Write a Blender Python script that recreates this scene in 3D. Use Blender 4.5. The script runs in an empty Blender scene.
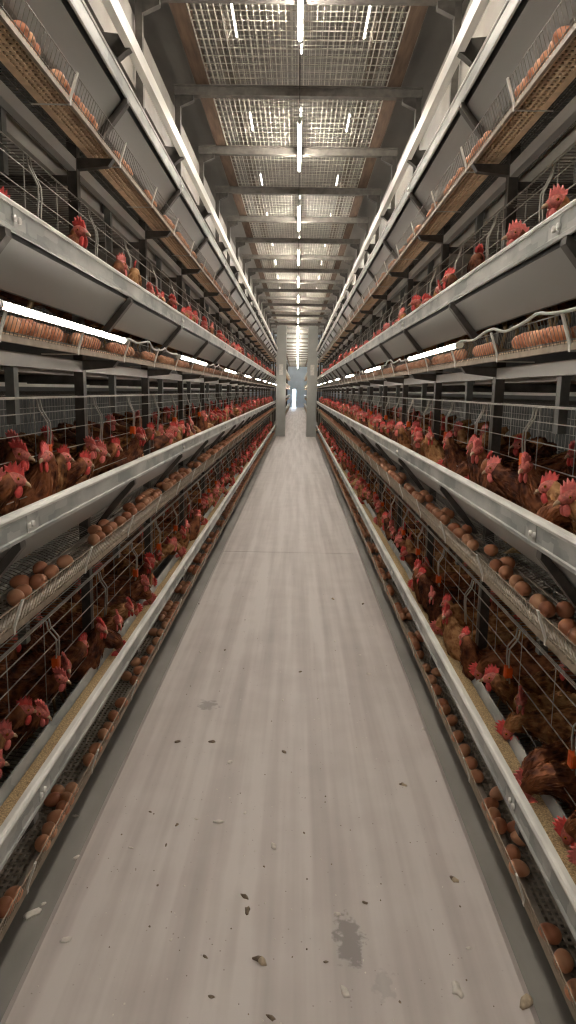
import bpy, math, random
from mathutils import Vector, Matrix, noise

rng = random.Random(11)
C = bpy.context.scene.collection
SC = bpy.context.scene

# ------------------------------------------------------------------ camera maths
FPX, CAM = 705.0, Vector((0.035, 0.0, 1.42))
ROLL = math.radians(1.0)
PITCH = math.atan(121.2 / FPX)
YAW = math.atan(7.4 / FPX * math.cos(PITCH))
FWD = Vector((-math.sin(YAW) * math.cos(PITCH), math.cos(YAW) * math.cos(PITCH), -math.sin(PITCH)))
RIGHT0 = Vector((math.cos(YAW), math.sin(YAW), 0))
UP0 = RIGHT0.cross(FWD)
RIGHT = RIGHT0 * math.cos(ROLL) + UP0 * math.sin(ROLL)
UP = -RIGHT0 * math.sin(ROLL) + UP0 * math.cos(ROLL)


def on_level(u, v, z):
    """where the sight line through photo point (u, v) meets the level z"""
    d = FWD * FPX + RIGHT * (u - 288) - UP * (v - 512)
    t = (z - CAM.z) / d.z
    return CAM + d * t


# ------------------------------------------------------------------ naming words
ONES = ['', 'first', 'second', 'third', 'fourth', 'fifth', 'sixth', 'seventh', 'eighth', 'ninth', 'tenth', 'eleventh',
        'twelfth', 'thirteenth', 'fourteenth', 'fifteenth', 'sixteenth', 'seventeenth', 'eighteenth', 'nineteenth']
TENS = {20: 'twent', 30: 'thirt', 40: 'fort', 50: 'fift', 60: 'sixt', 70: 'sevent', 80: 'eight', 90: 'ninet'}


def nth(n):
    if n < 20:
        return ONES[n]
    t, o = n // 10 * 10, n % 10
    return TENS[t] + ('ieth' if o == 0 else 'y-' + ONES[o])


SIDE = {-1: 'left', 1: 'right'}
TIER = {1: 'bottom', 2: 'second', 3: 'third', 4: 'fourth', 5: 'fifth', 6: 'sixth'}

# ------------------------------------------------------------------ materials
MATS = {}


def new_mat(name):
    m = bpy.data.materials.new(name)
    m.use_nodes = True
    nt = m.node_tree
    b = nt.nodes['Principled BSDF']
    MATS[name] = m
    return m, nt, b


def N(nt, kind, **kw):
    n = nt.nodes.new(kind)
    for k, v in kw.items():
        if k.startswith('i_'):
            n.inputs[k[2:].replace('_', ' ')].default_value = v
        else:
            setattr(n, k, v)
    return n


def ramp(nt, stops):
    r = nt.nodes.new('ShaderNodeValToRGB')
    e = r.color_ramp.elements
    while len(e) < len(stops):
        e.new(0.5)
    for i, (p, c) in enumerate(stops):
        e[i].position = p
        e[i].color = (c[0], c[1], c[2], 1)
    return r


def simple(name, col, rough=0.5, metal=0.0, var=0.12, scale=30.0, stretch=(1, 1, 1), bump=0.0, spec=0.5, dirt=None):
    """a colour with a mottled variation of its own"""
    m, nt, b = new_mat(name)
    tc = N(nt, 'ShaderNodeTexCoord')
    mp = N(nt, 'ShaderNodeMapping')
    mp.inputs['Scale'].default_value = stretch
    nt.links.new(tc.outputs['Object'], mp.inputs['Vector'])
    no = N(nt, 'ShaderNodeTexNoise')
    no.inputs['Scale'].default_value = scale
    no.inputs['Detail'].default_value = 4
    nt.links.new(mp.outputs['Vector'], no.inputs['Vector'])
    lo = [c * (1 - var) for c in col] if dirt is None else dirt
    hi = [min(1, c * (1 + var)) for c in col]
    r = ramp(nt, [(0.32, lo), (0.68, hi)])
    nt.links.new(no.outputs['Fac'], r.inputs['Fac'])
    nt.links.new(r.outputs['Color'], b.inputs['Base Color'])
    b.inputs['Roughness'].default_value = rough
    b.inputs['Metallic'].default_value = metal
    b.inputs['Specular IOR Level'].default_value = spec
    if bump:
        bp = N(nt, 'ShaderNodeBump')
        bp.inputs['Strength'].default_value = bump
        bp.inputs['Distance'].default_value = 0.004
        nt.links.new(no.outputs['Fac'], bp.inputs['Height'])
        nt.links.new(bp.outputs['Normal'], b.inputs['Normal'])
    return m


def galv(name, a, c, dust, scale=16):
    """zinc sheet: blocky spangle patches under streaks of dried dust"""
    m, nt, b = new_mat(name)
    tc = N(nt, 'ShaderNodeTexCoord')
    mp = N(nt, 'ShaderNodeMapping')
    mp.inputs['Scale'].default_value = (1, 0.45, 1)
    nt.links.new(tc.outputs['Object'], mp.inputs['Vector'])
    vo = N(nt, 'ShaderNodeTexVoronoi', distance='CHEBYCHEV')
    vo.inputs['Scale'].default_value = scale
    nt.links.new(mp.outputs['Vector'], vo.inputs['Vector'])
    no = N(nt, 'ShaderNodeTexNoise')
    no.inputs['Scale'].default_value = 7
    no.inputs['Detail'].default_value = 6
    nt.links.new(mp.outputs['Vector'], no.inputs['Vector'])
    bw = N(nt, 'ShaderNodeRGBToBW')
    nt.links.new(vo.outputs['Color'], bw.inputs['Color'])
    r = ramp(nt, [(0.2, a), (0.85, c)])
    nt.links.new(bw.outputs['Val'], r.inputs['Fac'])
    r2 = ramp(nt, [(0.45, (0, 0, 0)), (0.66, (1, 1, 1))])
    nt.links.new(no.outputs['Fac'], r2.inputs['Fac'])
    mx = N(nt, 'ShaderNodeMix', data_type='RGBA')
    nt.links.new(r2.outputs['Color'], mx.inputs['Factor'])
    nt.links.new(r.outputs['Color'], mx.inputs[6])
    mx.inputs[7].default_value = (*dust, 1)
    nt.links.new(mx.outputs[2], b.inputs['Base Color'])
    b.inputs['Metallic'].default_value = 0.25
    b.inputs['Roughness'].default_value = 0.5
    return m


galv('galvanised', (0.29, 0.30, 0.285), (0.46, 0.465, 0.44), (0.57, 0.565, 0.53), 26)
galv('rail_steel', (0.30, 0.31, 0.30), (0.38, 0.39, 0.375), (0.44, 0.44, 0.42))
simple('rim_white', (0.72, 0.70, 0.65), 0.45, var=0.16, scale=22, stretch=(1, .25, 1))
simple('rail_white', (0.72, 0.69, 0.63), 0.4, var=0.12, scale=14, stretch=(1, .2, 1))
simple('dark_steel', (0.095, 0.086, 0.075), 0.45, 0.3, var=0.3, scale=20)
simple('bar_steel', (0.17, 0.155, 0.135), 0.5, 0.2, var=0.25, scale=20)
simple('grey_steel', (0.20, 0.205, 0.19), 0.5, 0.3, var=0.2, scale=20)
simple('pan_grey', (0.27, 0.27, 0.25), 0.34, var=0.015, scale=3)
simple('slot_shade', (0.05, 0.05, 0.045), 0.45, var=0.2, scale=9)
simple('belt_pale', (0.50, 0.475, 0.42), 0.55, var=0.12, scale=5)
simple('cover_grey', (0.27, 0.25, 0.22), 0.55, var=0.10, scale=4, dirt=(0.21, 0.185, 0.155))
simple('tray_tan', (0.70, 0.50, 0.32), 0.6, var=0.15, scale=25)
simple('tray_grey', (0.36, 0.315, 0.26), 0.6, var=0.2, scale=25)
simple('belt_tan', (0.70, 0.50, 0.32), 0.7, var=0.15, scale=40)
simple('lip_brown', (0.30, 0.235, 0.17), 0.55, var=0.2, scale=25)
simple('belt_hemp', (0.075, 0.052, 0.036), 0.85, var=0.3, scale=60)
simple('rail_mid', (0.47, 0.46, 0.43), 0.45, 0.1, var=0.12, scale=10, stretch=(1, .2, 1))
simple('belt_dusty', (0.29, 0.25, 0.205), 0.7, var=0.25, scale=40)
simple('wire', (0.50, 0.48, 0.43), 0.4, 0.5, var=0.15, scale=30)
simple('wire_dark', (0.235, 0.22, 0.195), 0.5, 0.4, var=0.25, scale=30)
simple('wire_tan', (0.40, 0.33, 0.25), 0.5, 0.2, var=0.25, scale=30)
simple('mesh_wire', (0.72, 0.68, 0.60), 0.45, 0.2, var=0.2, scale=12)
simple('white_plastic', (0.72, 0.70, 0.64), 0.45, var=0.08)
simple('grey_plastic', (0.50, 0.50, 0.46), 0.5, var=0.1)
simple('orange_plastic', (0.85, 0.13, 0.015), 0.4, var=0.08)
simple('bolt_zinc', (0.75, 0.73, 0.68), 0.35, 0.4, var=0.05)
simple('brown_board', (0.15, 0.095, 0.062), 0.7, var=0.3, scale=12, stretch=(4, .4, 1))
simple('feed_grain', (0.47, 0.33, 0.17), 0.9, var=0.5, scale=210, bump=0.8)
simple('end_grey', (0.44, 0.45, 0.42), 0.45, 0.15, var=0.08, scale=3)
simple('wall_dark', (0.10, 0.10, 0.095), 0.8, var=0.1, scale=3)
simple('wall_blue', (0.62, 0.73, 0.84), 0.7, var=0.1, scale=1.5)
simple('ceiling_sheet', (0.36, 0.335, 0.30), 0.6, var=0.15, scale=2, stretch=(1, .3, 1))
simple('ledge_concrete', (0.23, 0.212, 0.19), 0.62, var=0.22, scale=5, stretch=(1, .3, 1), bump=0.1)
# birds
simple('comb_red', (0.68, 0.085, 0.075), 0.5, var=0.25, scale=60, bump=0.25)
simple('comb_pink', (0.78, 0.20, 0.175), 0.5, var=0.2, scale=60, bump=0.25)
simple('face_skin', (0.50, 0.13, 0.10), 0.55, var=0.35, scale=130, bump=0.3)
simple('beak_horn', (0.40, 0.27, 0.165), 0.4, var=0.15)
simple('eye_amber', (0.45, 0.16, 0.03), 0.12, var=0.2)
simple('eye_pupil', (0.01, 0.008, 0.006), 0.08, var=0.0)
simple('leg_yellow', (0.30, 0.20, 0.09), 0.55, var=0.2, scale=150)
simple('dropping', (0.17, 0.125, 0.085), 0.9, var=0.4, scale=90, bump=0.5)
simple('shell_pale', (0.62, 0.57, 0.50), 0.7, var=0.15, scale=60)
simple('feather_tan', (0.45, 0.36, 0.25), 0.8, var=0.35, scale=60)


def feather_mat(name, dark, mid, light):
    m, nt, b = new_mat(name)
    tc = N(nt, 'ShaderNodeTexCoord')
    oi = N(nt, 'ShaderNodeObjectInfo')
    mp = N(nt, 'ShaderNodeMapping')
    mp.inputs['Scale'].default_value = (1, 0.55, 0.55)
    nt.links.new(tc.outputs['Object'], mp.inputs['Vector'])
    vo = N(nt, 'ShaderNodeTexVoronoi')
    vo.inputs['Scale'].default_value = 62
    nt.links.new(mp.outputs['Vector'], vo.inputs['Vector'])
    no = N(nt, 'ShaderNodeTexNoise')
    no.inputs['Scale'].default_value = 24
    no.inputs['Detail'].default_value = 6
    nt.links.new(tc.outputs['Object'], no.inputs['Vector'])
    mul = N(nt, 'ShaderNodeMath', operation='MULTIPLY_ADD')
    nt.links.new(vo.outputs['Distance'], mul.inputs[0])
    mul.inputs[1].default_value = 0.35
    nt.links.new(no.outputs['Fac'], mul.inputs[2])
    add = N(nt, 'ShaderNodeMath', operation='MULTIPLY_ADD')
    nt.links.new(oi.outputs['Random'], add.inputs[0])
    add.inputs[1].default_value = 0.26
    nt.links.new(mul.outputs[0], add.inputs[2])
    sub = N(nt, 'ShaderNodeMath', operation='SUBTRACT')
    nt.links.new(add.outputs[0], sub.inputs[0])
    sub.inputs[1].default_value = 0.22
    r = ramp(nt, [(0.28, dark), (0.50, mid), (0.74, light)])
    nt.links.new(sub.outputs[0], r.inputs['Fac'])
    nt.links.new(r.outputs['Color'], b.inputs['Base Color'])
    b.inputs['Roughness'].default_value = 0.62
    b.inputs['Specular IOR Level'].default_value = 0.3
    bp = N(nt, 'ShaderNodeBump')
    bp.inputs['Strength'].default_value = 0.75
    bp.inputs['Distance'].default_value = 0.006
    nt.links.new(mul.outputs[0], bp.inputs['Height'])
    nt.links.new(bp.outputs['Normal'], b.inputs['Normal'])
    return m


feather_mat('plumage', (0.028, 0.009, 0.006), (0.125, 0.036, 0.015), (0.30, 0.108, 0.042))
feather_mat('plumage_golden', (0.055, 0.019, 0.009), (0.27, 0.108, 0.037), (0.56, 0.30, 0.13))


def egg_mat():
    m, nt, b = new_mat('egg_shell')
    oi = N(nt, 'ShaderNodeObjectInfo')
    geo = N(nt, 'ShaderNodeNewGeometry')
    no = N(nt, 'ShaderNodeTexNoise')
    no.inputs['Scale'].default_value = 19
    nt.links.new(geo.outputs['Position'], no.inputs['Vector'])
    add = N(nt, 'ShaderNodeMath', operation='MULTIPLY_ADD')
    nt.links.new(oi.outputs['Random'], add.inputs[0])
    add.inputs[1].default_value = 0.5
    nt.links.new(no.outputs['Fac'], add.inputs[2])
    r = ramp(nt, [(0.4, (0.47, 0.165, 0.082)), (0.75, (0.62, 0.265, 0.138)), (1.0, (0.72, 0.38, 0.22))])
    nt.links.new(add.outputs[0], r.inputs['Fac'])
    nt.links.new(r.outputs['Color'], b.inputs['Base Color'])
    b.inputs['Roughness'].default_value = 0.48
    return m


egg_mat()


def tube_mat(name, strength):
    m, nt, b = new_mat(name)
    b.inputs['Base Color'].default_value = (0.9, 0.9, 0.88, 1)
    b.inputs['Emission Color'].default_value = (1.0, 0.925, 0.825, 1)
    b.inputs['Emission Strength'].default_value = strength
    return m


tube_mat('tube_glow', 22.0)
tube_mat('ceiling_tube_glow', 70.0)
tube_mat('upper_tube_glow', 9.0)


def floor_mat():
    m, nt, b = new_mat('walkway_concrete')
    tc = N(nt, 'ShaderNodeTexCoord')
    geo = N(nt, 'ShaderNodeNewGeometry')
    mp = N(nt, 'ShaderNodeMapping')
    mp.inputs['Scale'].default_value = (7.5, 0.22, 1)
    nt.links.new(geo.outputs['Position'], mp.inputs['Vector'])
    streak = N(nt, 'ShaderNodeTexNoise')
    streak.inputs['Scale'].default_value = 1.6
    streak.inputs['Detail'].default_value = 3
    nt.links.new(mp.outputs['Vector'], streak.inputs['Vector'])
    blot = N(nt, 'ShaderNodeTexNoise')
    blot.inputs['Scale'].default_value = 5
    blot.inputs['Detail'].default_value = 8
    nt.links.new(geo.outputs['Position'], blot.inputs['Vector'])
    mixv = N(nt, 'ShaderNodeMath', operation='MULTIPLY_ADD')
    nt.links.new(streak.outputs['Fac'], mixv.inputs[0])
    mixv.inputs[1].default_value = 1.5
    bl = N(nt, 'ShaderNodeMath', operation='MULTIPLY_ADD')
    nt.links.new(blot.outputs['Fac'], bl.inputs[0])
    bl.inputs[1].default_value = 0.4
    bl.inputs[2].default_value = -0.1
    nt.links.new(bl.outputs[0], mixv.inputs[2])
    r = ramp(nt, [(0.50, (0.37, 0.318, 0.292)), (0.82, (0.475, 0.418, 0.388)), (1.0, (0.55, 0.495, 0.462))])
    nt.links.new(mixv.outputs[0], r.inputs['Fac'])
    # fine grit
    grit = N(nt, 'ShaderNodeTexVoronoi')
    grit.inputs['Scale'].default_value = 38
    nt.links.new(geo.outputs['Position'], grit.inputs['Vector'])
    gn = N(nt, 'ShaderNodeTexNoise')
    gn.inputs['Scale'].default_value = 6
    nt.links.new(geo.outputs['Position'], gn.inputs['Vector'])
    gr = ramp(nt, [(0.06, (1, 1, 1)), (0.10, (0, 0, 0))])
    nt.links.new(grit.outputs['Distance'], gr.inputs['Fac'])
    gm = N(nt, 'ShaderNodeMath', operation='MULTIPLY')
    nt.links.new(gr.outputs['Color'], gm.inputs[0])
    gn2 = ramp(nt, [(0.40, (0, 0, 0)), (0.62, (0.8, 0.8, 0.8))])
    nt.links.new(gn.outputs['Fac'], gn2.inputs['Fac'])
    nt.links.new(gn2.outputs['Color'], gm.inputs[1])
    mx = N(nt, 'ShaderNodeMix', data_type='RGBA')
    nt.links.new(gm.outputs[0], mx.inputs['Factor'])
    nt.links.new(r.outputs['Color'], mx.inputs[6])
    mx.inputs[7].default_value = (0.18, 0.14, 0.11, 1)
    last = mx.outputs[2]
    # dried wet patches
    for (u, v, sx, sy, amt) in ((350, 940, .042, .085, .75), (207, 705, .05, .05, .55), (383, 983, .03, .05, .25)):
        p = on_level(u, v, 0.012)
        sb = N(nt, 'ShaderNodeVectorMath', operation='SUBTRACT')
        nt.links.new(geo.outputs['Position'], sb.inputs[0])
        sb.inputs[1].default_value = p
        sc = N(nt, 'ShaderNodeVectorMath', operation='MULTIPLY')
        nt.links.new(sb.outputs[0], sc.inputs[0])
        sc.inputs[1].default_value = (1 / sx, 1 / sy, 0)
        ln = N(nt, 'ShaderNodeVectorMath', operation='LENGTH')
        nt.links.new(sc.outputs[0], ln.inputs[0])
        dn = N(nt, 'ShaderNodeTexNoise')
        dn.inputs['Scale'].default_value = 42
        dn.inputs['Detail'].default_value = 5
        nt.links.new(geo.outputs['Position'], dn.inputs['Vector'])
        ad = N(nt, 'ShaderNodeMath', operation='MULTIPLY_ADD')
        nt.links.new(dn.outputs['Fac'], ad.inputs[0])
        ad.inputs[1].default_value = 3.2
        nt.links.new(ln.outputs['Value'], ad.inputs[2])
        rr = ramp(nt, [(0.44, (amt, amt, amt)), (0.52, (0, 0, 0))])
        dv = N(nt, 'ShaderNodeMath', operation='MULTIPLY')
        nt.links.new(ad.outputs[0], dv.inputs[0])
        dv.inputs[1].default_value = 0.2
        nt.links.new(dv.outputs[0], rr.inputs['Fac'])
        m2 = N(nt, 'ShaderNodeMix', data_type='RGBA')
        nt.links.new(rr.outputs['Color'], m2.inputs['Factor'])
        nt.links.new(last, m2.inputs[6])
        m2.inputs[7].default_value = (0.19, 0.165, 0.15, 1)
        last = m2.outputs[2]
    nt.links.new(last, b.inputs['Base Color'])
    b.inputs['Roughness'].default_value = 0.5
    b.inputs['Specular IOR Level'].default_value = 0.45
    bp = N(nt, 'ShaderNodeBump')
    bp.inputs['Strength'].default_value = 0.12
    bp.inputs['Distance'].default_value = 0.004
    nt.links.new(blot.outputs['Fac'], bp.inputs['Height'])
    nt.links.new(bp.outputs['Normal'], b.inputs['Normal'])


floor_mat()


# ------------------------------------------------------------------ mesh building
class MB:
    def __init__(self):
        self.v, self.f, self.mi, self.sm = [], [], [], []

    def face(self, idx, m=0, smooth=False):
        self.f.append(idx)
        self.mi.append(m)
        self.sm.append(smooth)

    def box(self, x0, x1, y0, y1, z0, z1, m=0):
        b = len(self.v)
        for z in (z0, z1):
            for (x, y) in ((x0, y0), (x1, y0), (x1, y1), (x0, y1)):
                self.v.append((x, y, z))
        for q in ((0, 3, 2, 1), (4, 5, 6, 7), (0, 1, 5, 4), (1, 2, 6, 5), (2, 3, 7, 6), (3, 0, 4, 7)):
            self.face([b + i for i in q], m)
        return self

    def prism(self, prof, y0, y1, m=0):
        """closed outline in x, z pulled along y"""
        b, n = len(self.v), len(prof)
        for y in (y0, y1):
            for (x, z) in prof:
                self.v.append((x, y, z))
        for i in range(n):
            j = (i + 1) % n
            self.face([b + i, b + j, b + n + j, b + n + i], m)
        self.face([b + i for i in range(n)][::-1], m)
        self.face([b + n + i for i in range(n)], m)
        return self

    def tube(self, pts, r, n=4, m=0, smooth=True, cap=True):
        pts = [Vector(p) for p in pts]
        b, k = len(self.v), len(pts)
        side = None
        for i, p in enumerate(pts):
            t = (pts[min(i + 1, k - 1)] - pts[max(i - 1, 0)]).normalized()
            if side is None:
                a = Vector((0, 0, 1)) if abs(t.z) < 0.9 else Vector((1, 0, 0))
                side = (a - t * a.dot(t)).normalized()
            else:
                side = (side - t * side.dot(t)).normalized()
            o = t.cross(side)
            rr = r[i] if isinstance(r, (list, tuple)) else r
            for j in range(n):
                a = 2 * math.pi * (j + 0.5) / n
                self.v.append(tuple(p + (side * math.cos(a) + o * math.sin(a)) * rr))
        for i in range(k - 1):
            for j in range(n):
                j2 = (j + 1) % n
                self.face([b + i * n + j, b + i * n + j2, b + (i + 1) * n + j2, b + (i + 1) * n + j], m, smooth and n > 4)
        if cap:
            self.face([b + j for j in range(n)][::-1], m)
            self.face([b + (k - 1) * n + j for j in range(n)], m)
        return self

    def ball(self, c, rad, n=8, k=6, m=0, axes=None):
        c = Vector(c)
        ax = axes or (Vector((1, 0, 0)), Vector((0, 1, 0)), Vector((0, 0, 1)))
        b = len(self.v)
        self.v.append(tuple(c + ax[2] * rad[2]))
        for i in range(1, k):
            th = math.pi * i / k
            for j in range(n):
                a = 2 * math.pi * j / n
                self.v.append(tuple(c + ax[0] * (rad[0] * math.sin(th) * math.cos(a)) + ax[1] * (rad[1] * math.sin(th) * math.sin(a)) + ax[2] * (rad[2] * math.cos(th))))
        self.v.append(tuple(c - ax[2] * rad[2]))
        last = len(self.v) - 1
        for j in range(n):
            j2 = (j + 1) % n
            self.face([b, b + 1 + j, b + 1 + j2], m, True)
            self.face([last, b + 1 + (k - 2) * n + j2, b + 1 + (k - 2) * n + j], m, True)
            for i in range(k - 2):
                self.face([b + 1 + i * n + j, b + 1 + (i + 1) * n + j, b + 1 + (i + 1) * n + j2, b + 1 + i * n + j2], m, True)
        return self

    def mesh(self, name, mats):
        me = bpy.data.meshes.new(name)
        me.from_pydata(self.v, [], self.f)
        for m in mats if isinstance(mats, (list, tuple)) else [mats]:
            me.materials.append(MATS[m])
        me.polygons.foreach_set('material_index', self.mi)
        me.polygons.foreach_set('use_smooth', self.sm)
        me.update()
        return me

    def build(self, name, mats, parent=None, loc=(0, 0, 0)):
        return put(name, self.mesh(name, mats), parent, loc)


def put(name, data, parent=None, loc=(0, 0, 0), rotz=0.0):
    o = bpy.data.objects.new(name, data)
    C.objects.link(o)
    o.location = loc
    o.rotation_euler = (0, 0, rotz)
    if parent is not None:
        o.parent = parent
    return o


def tag(o, label=None, cat=None, group=None, kind=None):
    if label:
        o['label'] = label
    if cat:
        o['category'] = cat
    if group:
        o['group'] = group
    if kind:
        o['kind'] = kind
    return o


def copy_tree(o, parent=None):
    c = o.copy()
    C.objects.link(c)
    c.parent = parent
    for ch in list(o.children):
        copy_tree(ch, c)
    return c


# ------------------------------------------------------------------ layout
HALF = 0.625                     # aisle centre to the feed-trough faces
Y0, Y1 = 0.40, 22.0              # the first block of cages
PITCH_Z = 0.715
TRAY = {1: 0.10, 2: 0.825, 3: 1.538, 4: 2.27, 5: 3.87, 6: 4.585}
RIM = {1: 0.393, 2: 1.118, 3: 1.835, 4: 2.552, 5: 4.15, 6: 4.865}
POSTS = [0.40 + 1.2 * k for k in range(19)]
LEN = Y1 - Y0
FAR0, FAR1 = 24.2, 61.5


def X(s, d):
    return s * (HALF + d)


# ------------------------------------------------------------------ the setting
b = MB()
b.box(-4.2, 4.2, -5, 62, -0.1, 0.0)
tag(b.build('floor', 'ledge_concrete'), 'dark grey concrete floor under the cage rows', kind='structure')
b = MB()
CUTS = [-5, 1.0, 6.08, 12.2, 18.3, 24.5, 36, 48, 62]
for i in range(len(CUTS) - 1):
    ya, yb = CUTS[i] + 0.004, CUTS[i + 1] - 0.004
    b.prism([(-0.61, 0.0), (0.62, 0.0), (0.603, 0.012), (-0.593, 0.012)], ya, yb)
tag(b.build('walkway_floor', 'walkway_concrete'), 'pale concrete walkway slab down the middle of the aisle', kind='structure')
b = MB()
b.box(-4.2, 4.2, -5, 62, 6.3, 6.4)
tag(b.build('ceiling', 'ceiling_sheet'), 'grey sheet ceiling of the house', kind='structure')
for s in (-1, 1):
    b = MB()
    b.box(min(s * 4.1, s * 4.2), max(s * 4.1, s * 4.2), -5, 62, 0, 6.3)
    tag(b.build('wall_' + SIDE[s], 'wall_dark'), 'dark side wall behind the cages', kind='structure')
b = MB()
b.box(-4.2, 4.2, -5.1, -5, 0, 6.3)
tag(b.build('wall_back', 'wall_dark'), 'wall behind the viewer', kind='structure')
# end wall with a doorway open to the daylight
b = MB()
DX0, DX1, DZ = -0.40, -0.12, 1.55
b.box(-4.2, DX0, 62, 62.2, 0, 6.3)
b.box(DX1, 4.2, 62, 62.2, 0, 6.3)
b.box(DX0, DX1, 62, 62.2, DZ, 6.3)
tag(b.build('wall_end', 'wall_blue'), 'bluish end wall of the house', kind='structure')
b = MB()
b.box(DX0 - 0.06, DX0, 61.95, 62.0, 0, DZ + 0.06).box(DX1, DX1 + 0.06, 61.95, 62.0, 0, DZ + 0.06).box(DX0, DX1, 61.95, 62.0, DZ, DZ + 0.06)
tag(b.build('door_1_frame', 'end_grey'), 'frame of the open door', kind='structure')
b = MB()
b.box(-20, 20, 62.2, 100, -0.1, 0.0)
tag(b.build('ground', 'shell_pale'), 'pale yard outside the open door', kind='structure')

# ------------------------------------------------------------------ cage row pieces
UPS = {1: 0.0, 2: 0.022, 3: 0.012, 4: 0.012}
HOOK_Y = [0.05, 0.63]


def trough(s):
    """feed trough, its rolled rim, brackets, joints; root at the rim's level"""
    root = MB()
    P = [(0, -0.004), (0, -0.062), (0.005, -0.062), (0.005, -0.034), (0.020, -0.034), (0.020, -0.072), (0.100, -0.172), (0.112, -0.172),
         (0.150, -0.080), (0.144, -0.078), (0.106, -0.161), (0.026, -0.066), (0.026, -0.028), (0.008, -0.028), (0.008, -0.004)]
    prof = [(s * (p[0]), p[1]) for p in P]
    if s < 0:
        prof = prof[::-1]
    # front face as galvanised sheet, the underside as grey panel
    root.prism(prof, Y0, Y1)
    n = len(P)
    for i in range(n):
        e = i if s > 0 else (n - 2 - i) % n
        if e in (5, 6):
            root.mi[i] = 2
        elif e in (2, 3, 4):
            root.mi[i] = 1  # slot behind the face: its shade is put into a dark colour
    o = root.build('feed_trough', ['galvanised', 'slot_shade', 'pan_grey'])
    rim = MB()
    R = [(-0.003, -0.010), (-0.005, -0.003), (-0.001, 0.003), (0.006, 0.005), (0.020, 0.004), (0.024, -0.003), (0.022, -0.010)]
    prof = [(s * a, c) for a, c in R]
    rim.prism(prof if s > 0 else prof[::-1], Y0, Y1)
    lip = [(s * a, c) for a, c in ((-0.001, -0.054), (-0.004, -0.057), (-0.003, -0.066), (0.004, -0.066), (0.002, -0.054))]
    rim.prism(lip if s > 0 else lip[::-1], Y0, Y1)
    rim.mi = [1 if i >= 9 else 0 for i in range(len(rim.f))]
    rim.build('rim', ['rim_white', 'galvanised'], o)
    br = MB()
    BP = [(-0.002, -0.062), (0.005, -0.0645), (0.100, -0.1725), (0.166, -0.262), (0.142, -0.262), (-0.004, -0.084)]
    prof = [(s * a, c) for a, c in BP]
    br.prism(prof if s > 0 else prof[::-1], -0.017, 0.017)
    bm = br.mesh('bracket', 'dark_steel')
    for y in POSTS:
        put('bracket', bm, o, (0, y + 0.06, 0))
    jp = MB()
    jp.box(min(0, -s * 0.002), max(0, -s * 0.002), -0.004, 0.07, -0.056, -0.008)
    jm = jp.mesh('joint_plate', 'galvanised')
    bo = MB()
    bo.tube([(0, 0, 0), (-s * 0.005, 0, 0), (-s * 0.007, 0, 0)], [0.008, 0.008, 0.005], 10)
    bom = bo.mesh('bolt', 'bolt_zinc')
    for y in (1.70, 4.10, 6.50, 8.90):
        j = put('joint_plate', jm, o, (0, y, 0))
        for dy in (-0.014, 0.014):
            put('bolt', bom, j, (-s * 0.002, dy + 0.012, -0.036))
    return o


def egg_tray(s, tan, up):
    """egg channel with a perforated floor and a flared wire guard; root at the lip"""
    m_t, m_b = ('tray_tan', 'belt_tan') if tan else ('tray_grey', 'belt_dusty')
    r = MB()
    for prof in ([(0.036, -0.014), (0.046, -0.014), (0.046, 0.004), (0.038, 0.004)],
                 [(0.040, -0.014), (0.067, up - 0.005), (0.067, up), (0.040, up - 0.004)],
                 [(0.1285, up - 0.006), (0.152, up - 0.006), (0.152, 0.026), (0.148, 0.026), (0.148, up), (0.1285, up)]):
        p = [(s * a, c) for a, c in prof]
        r.prism(p if s > 0 else p[::-1], Y0, Y1)
    r.mi = [1 if i < 6 else 0 for i in range(len(r.f))]
    o = r.build('egg_tray', [m_t, 'lip_brown'])
    be = MB()
    for d in (0.0755, 0.0935, 0.1115):
        be.box(min(s * d, s * (d + 0.0075)), max(s * d, s * (d + 0.0075)), Y0, Y1, up - 0.005, up)
    k = int(LEN / 0.022)
    for i in range(k):
        y = Y0 + 0.022 * (i + 0.3)
        be.box(min(s * 0.066, s * 0.13), max(s * 0.066, s * 0.13), y, y + 0.0085, up - 0.0045, up - 0.0005)
    be.build('perforated_belt', m_b, o)
    if tan:
        hb = MB()
        hb.box(min(s * 0.066, s * 0.130), max(s * 0.066, s * 0.130), Y0, Y1, up + 0.0005, up + 0.0025)
        hb.build('collecting_belt', 'belt_hemp', o)
    g = MB()
    for (d, z) in ((0.016, 0.067), (0.0375, 0.010)):
        g.tube([(s * d, Y0, z), (s * d, Y1, z)], 0.0016)
    for i in range(int(LEN / 0.025)):
        y = Y0 + 0.025 * (i + 0.5)
        g.tube([(s * 0.016, y, 0.067), (s * 0.0385, y, 0.0)], 0.0010, 3, cap=False)
    g.build('guard_mesh', 'wire_dark' if tan else 'wire_tan', o)
    cl = MB()
    cl.prism([(s * a, c) for a, c in ((0.010, 0.072), (0.015, 0.073), (0.040, -0.002), (0.040, -0.018), (0.036, -0.018), (0.035, -0.002))][::s], -0.006, 0.006)
    cl.tube([(s * 0.036, 0, -0.016), (s * 0.155, 0, -0.016)], 0.0025)
    cm = cl.mesh('clip', 'white_plastic')
    for i in range(17):
        put('clip', cm, o, (0, 1.08 + 0.6 * i, 0))
    return o


def cage_floor(s):
    f = MB()
    prof = [(0.150, 0.018), (0.20, 0.040), (0.80, 0.115)]
    for i in range(int(LEN / 0.026)):
        y = Y0 + 0.026 * (i + 0.5)
        f.tube([(s * d, y, z) for d, z in prof], 0.0014, 4, cap=False)
    for d, z in ((0.16, 0.021), (0.18, 0.03), (0.21, 0.04), (0.3, 0.052), (0.4, 0.065), (0.5, 0.077), (0.65, 0.096), (0.8, 0.113)):
        f.tube([(s * d, Y0, z), (s * d, Y1, z)], 0.0018)
    return f.build('floor_grid', 'wire_dark')


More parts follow.
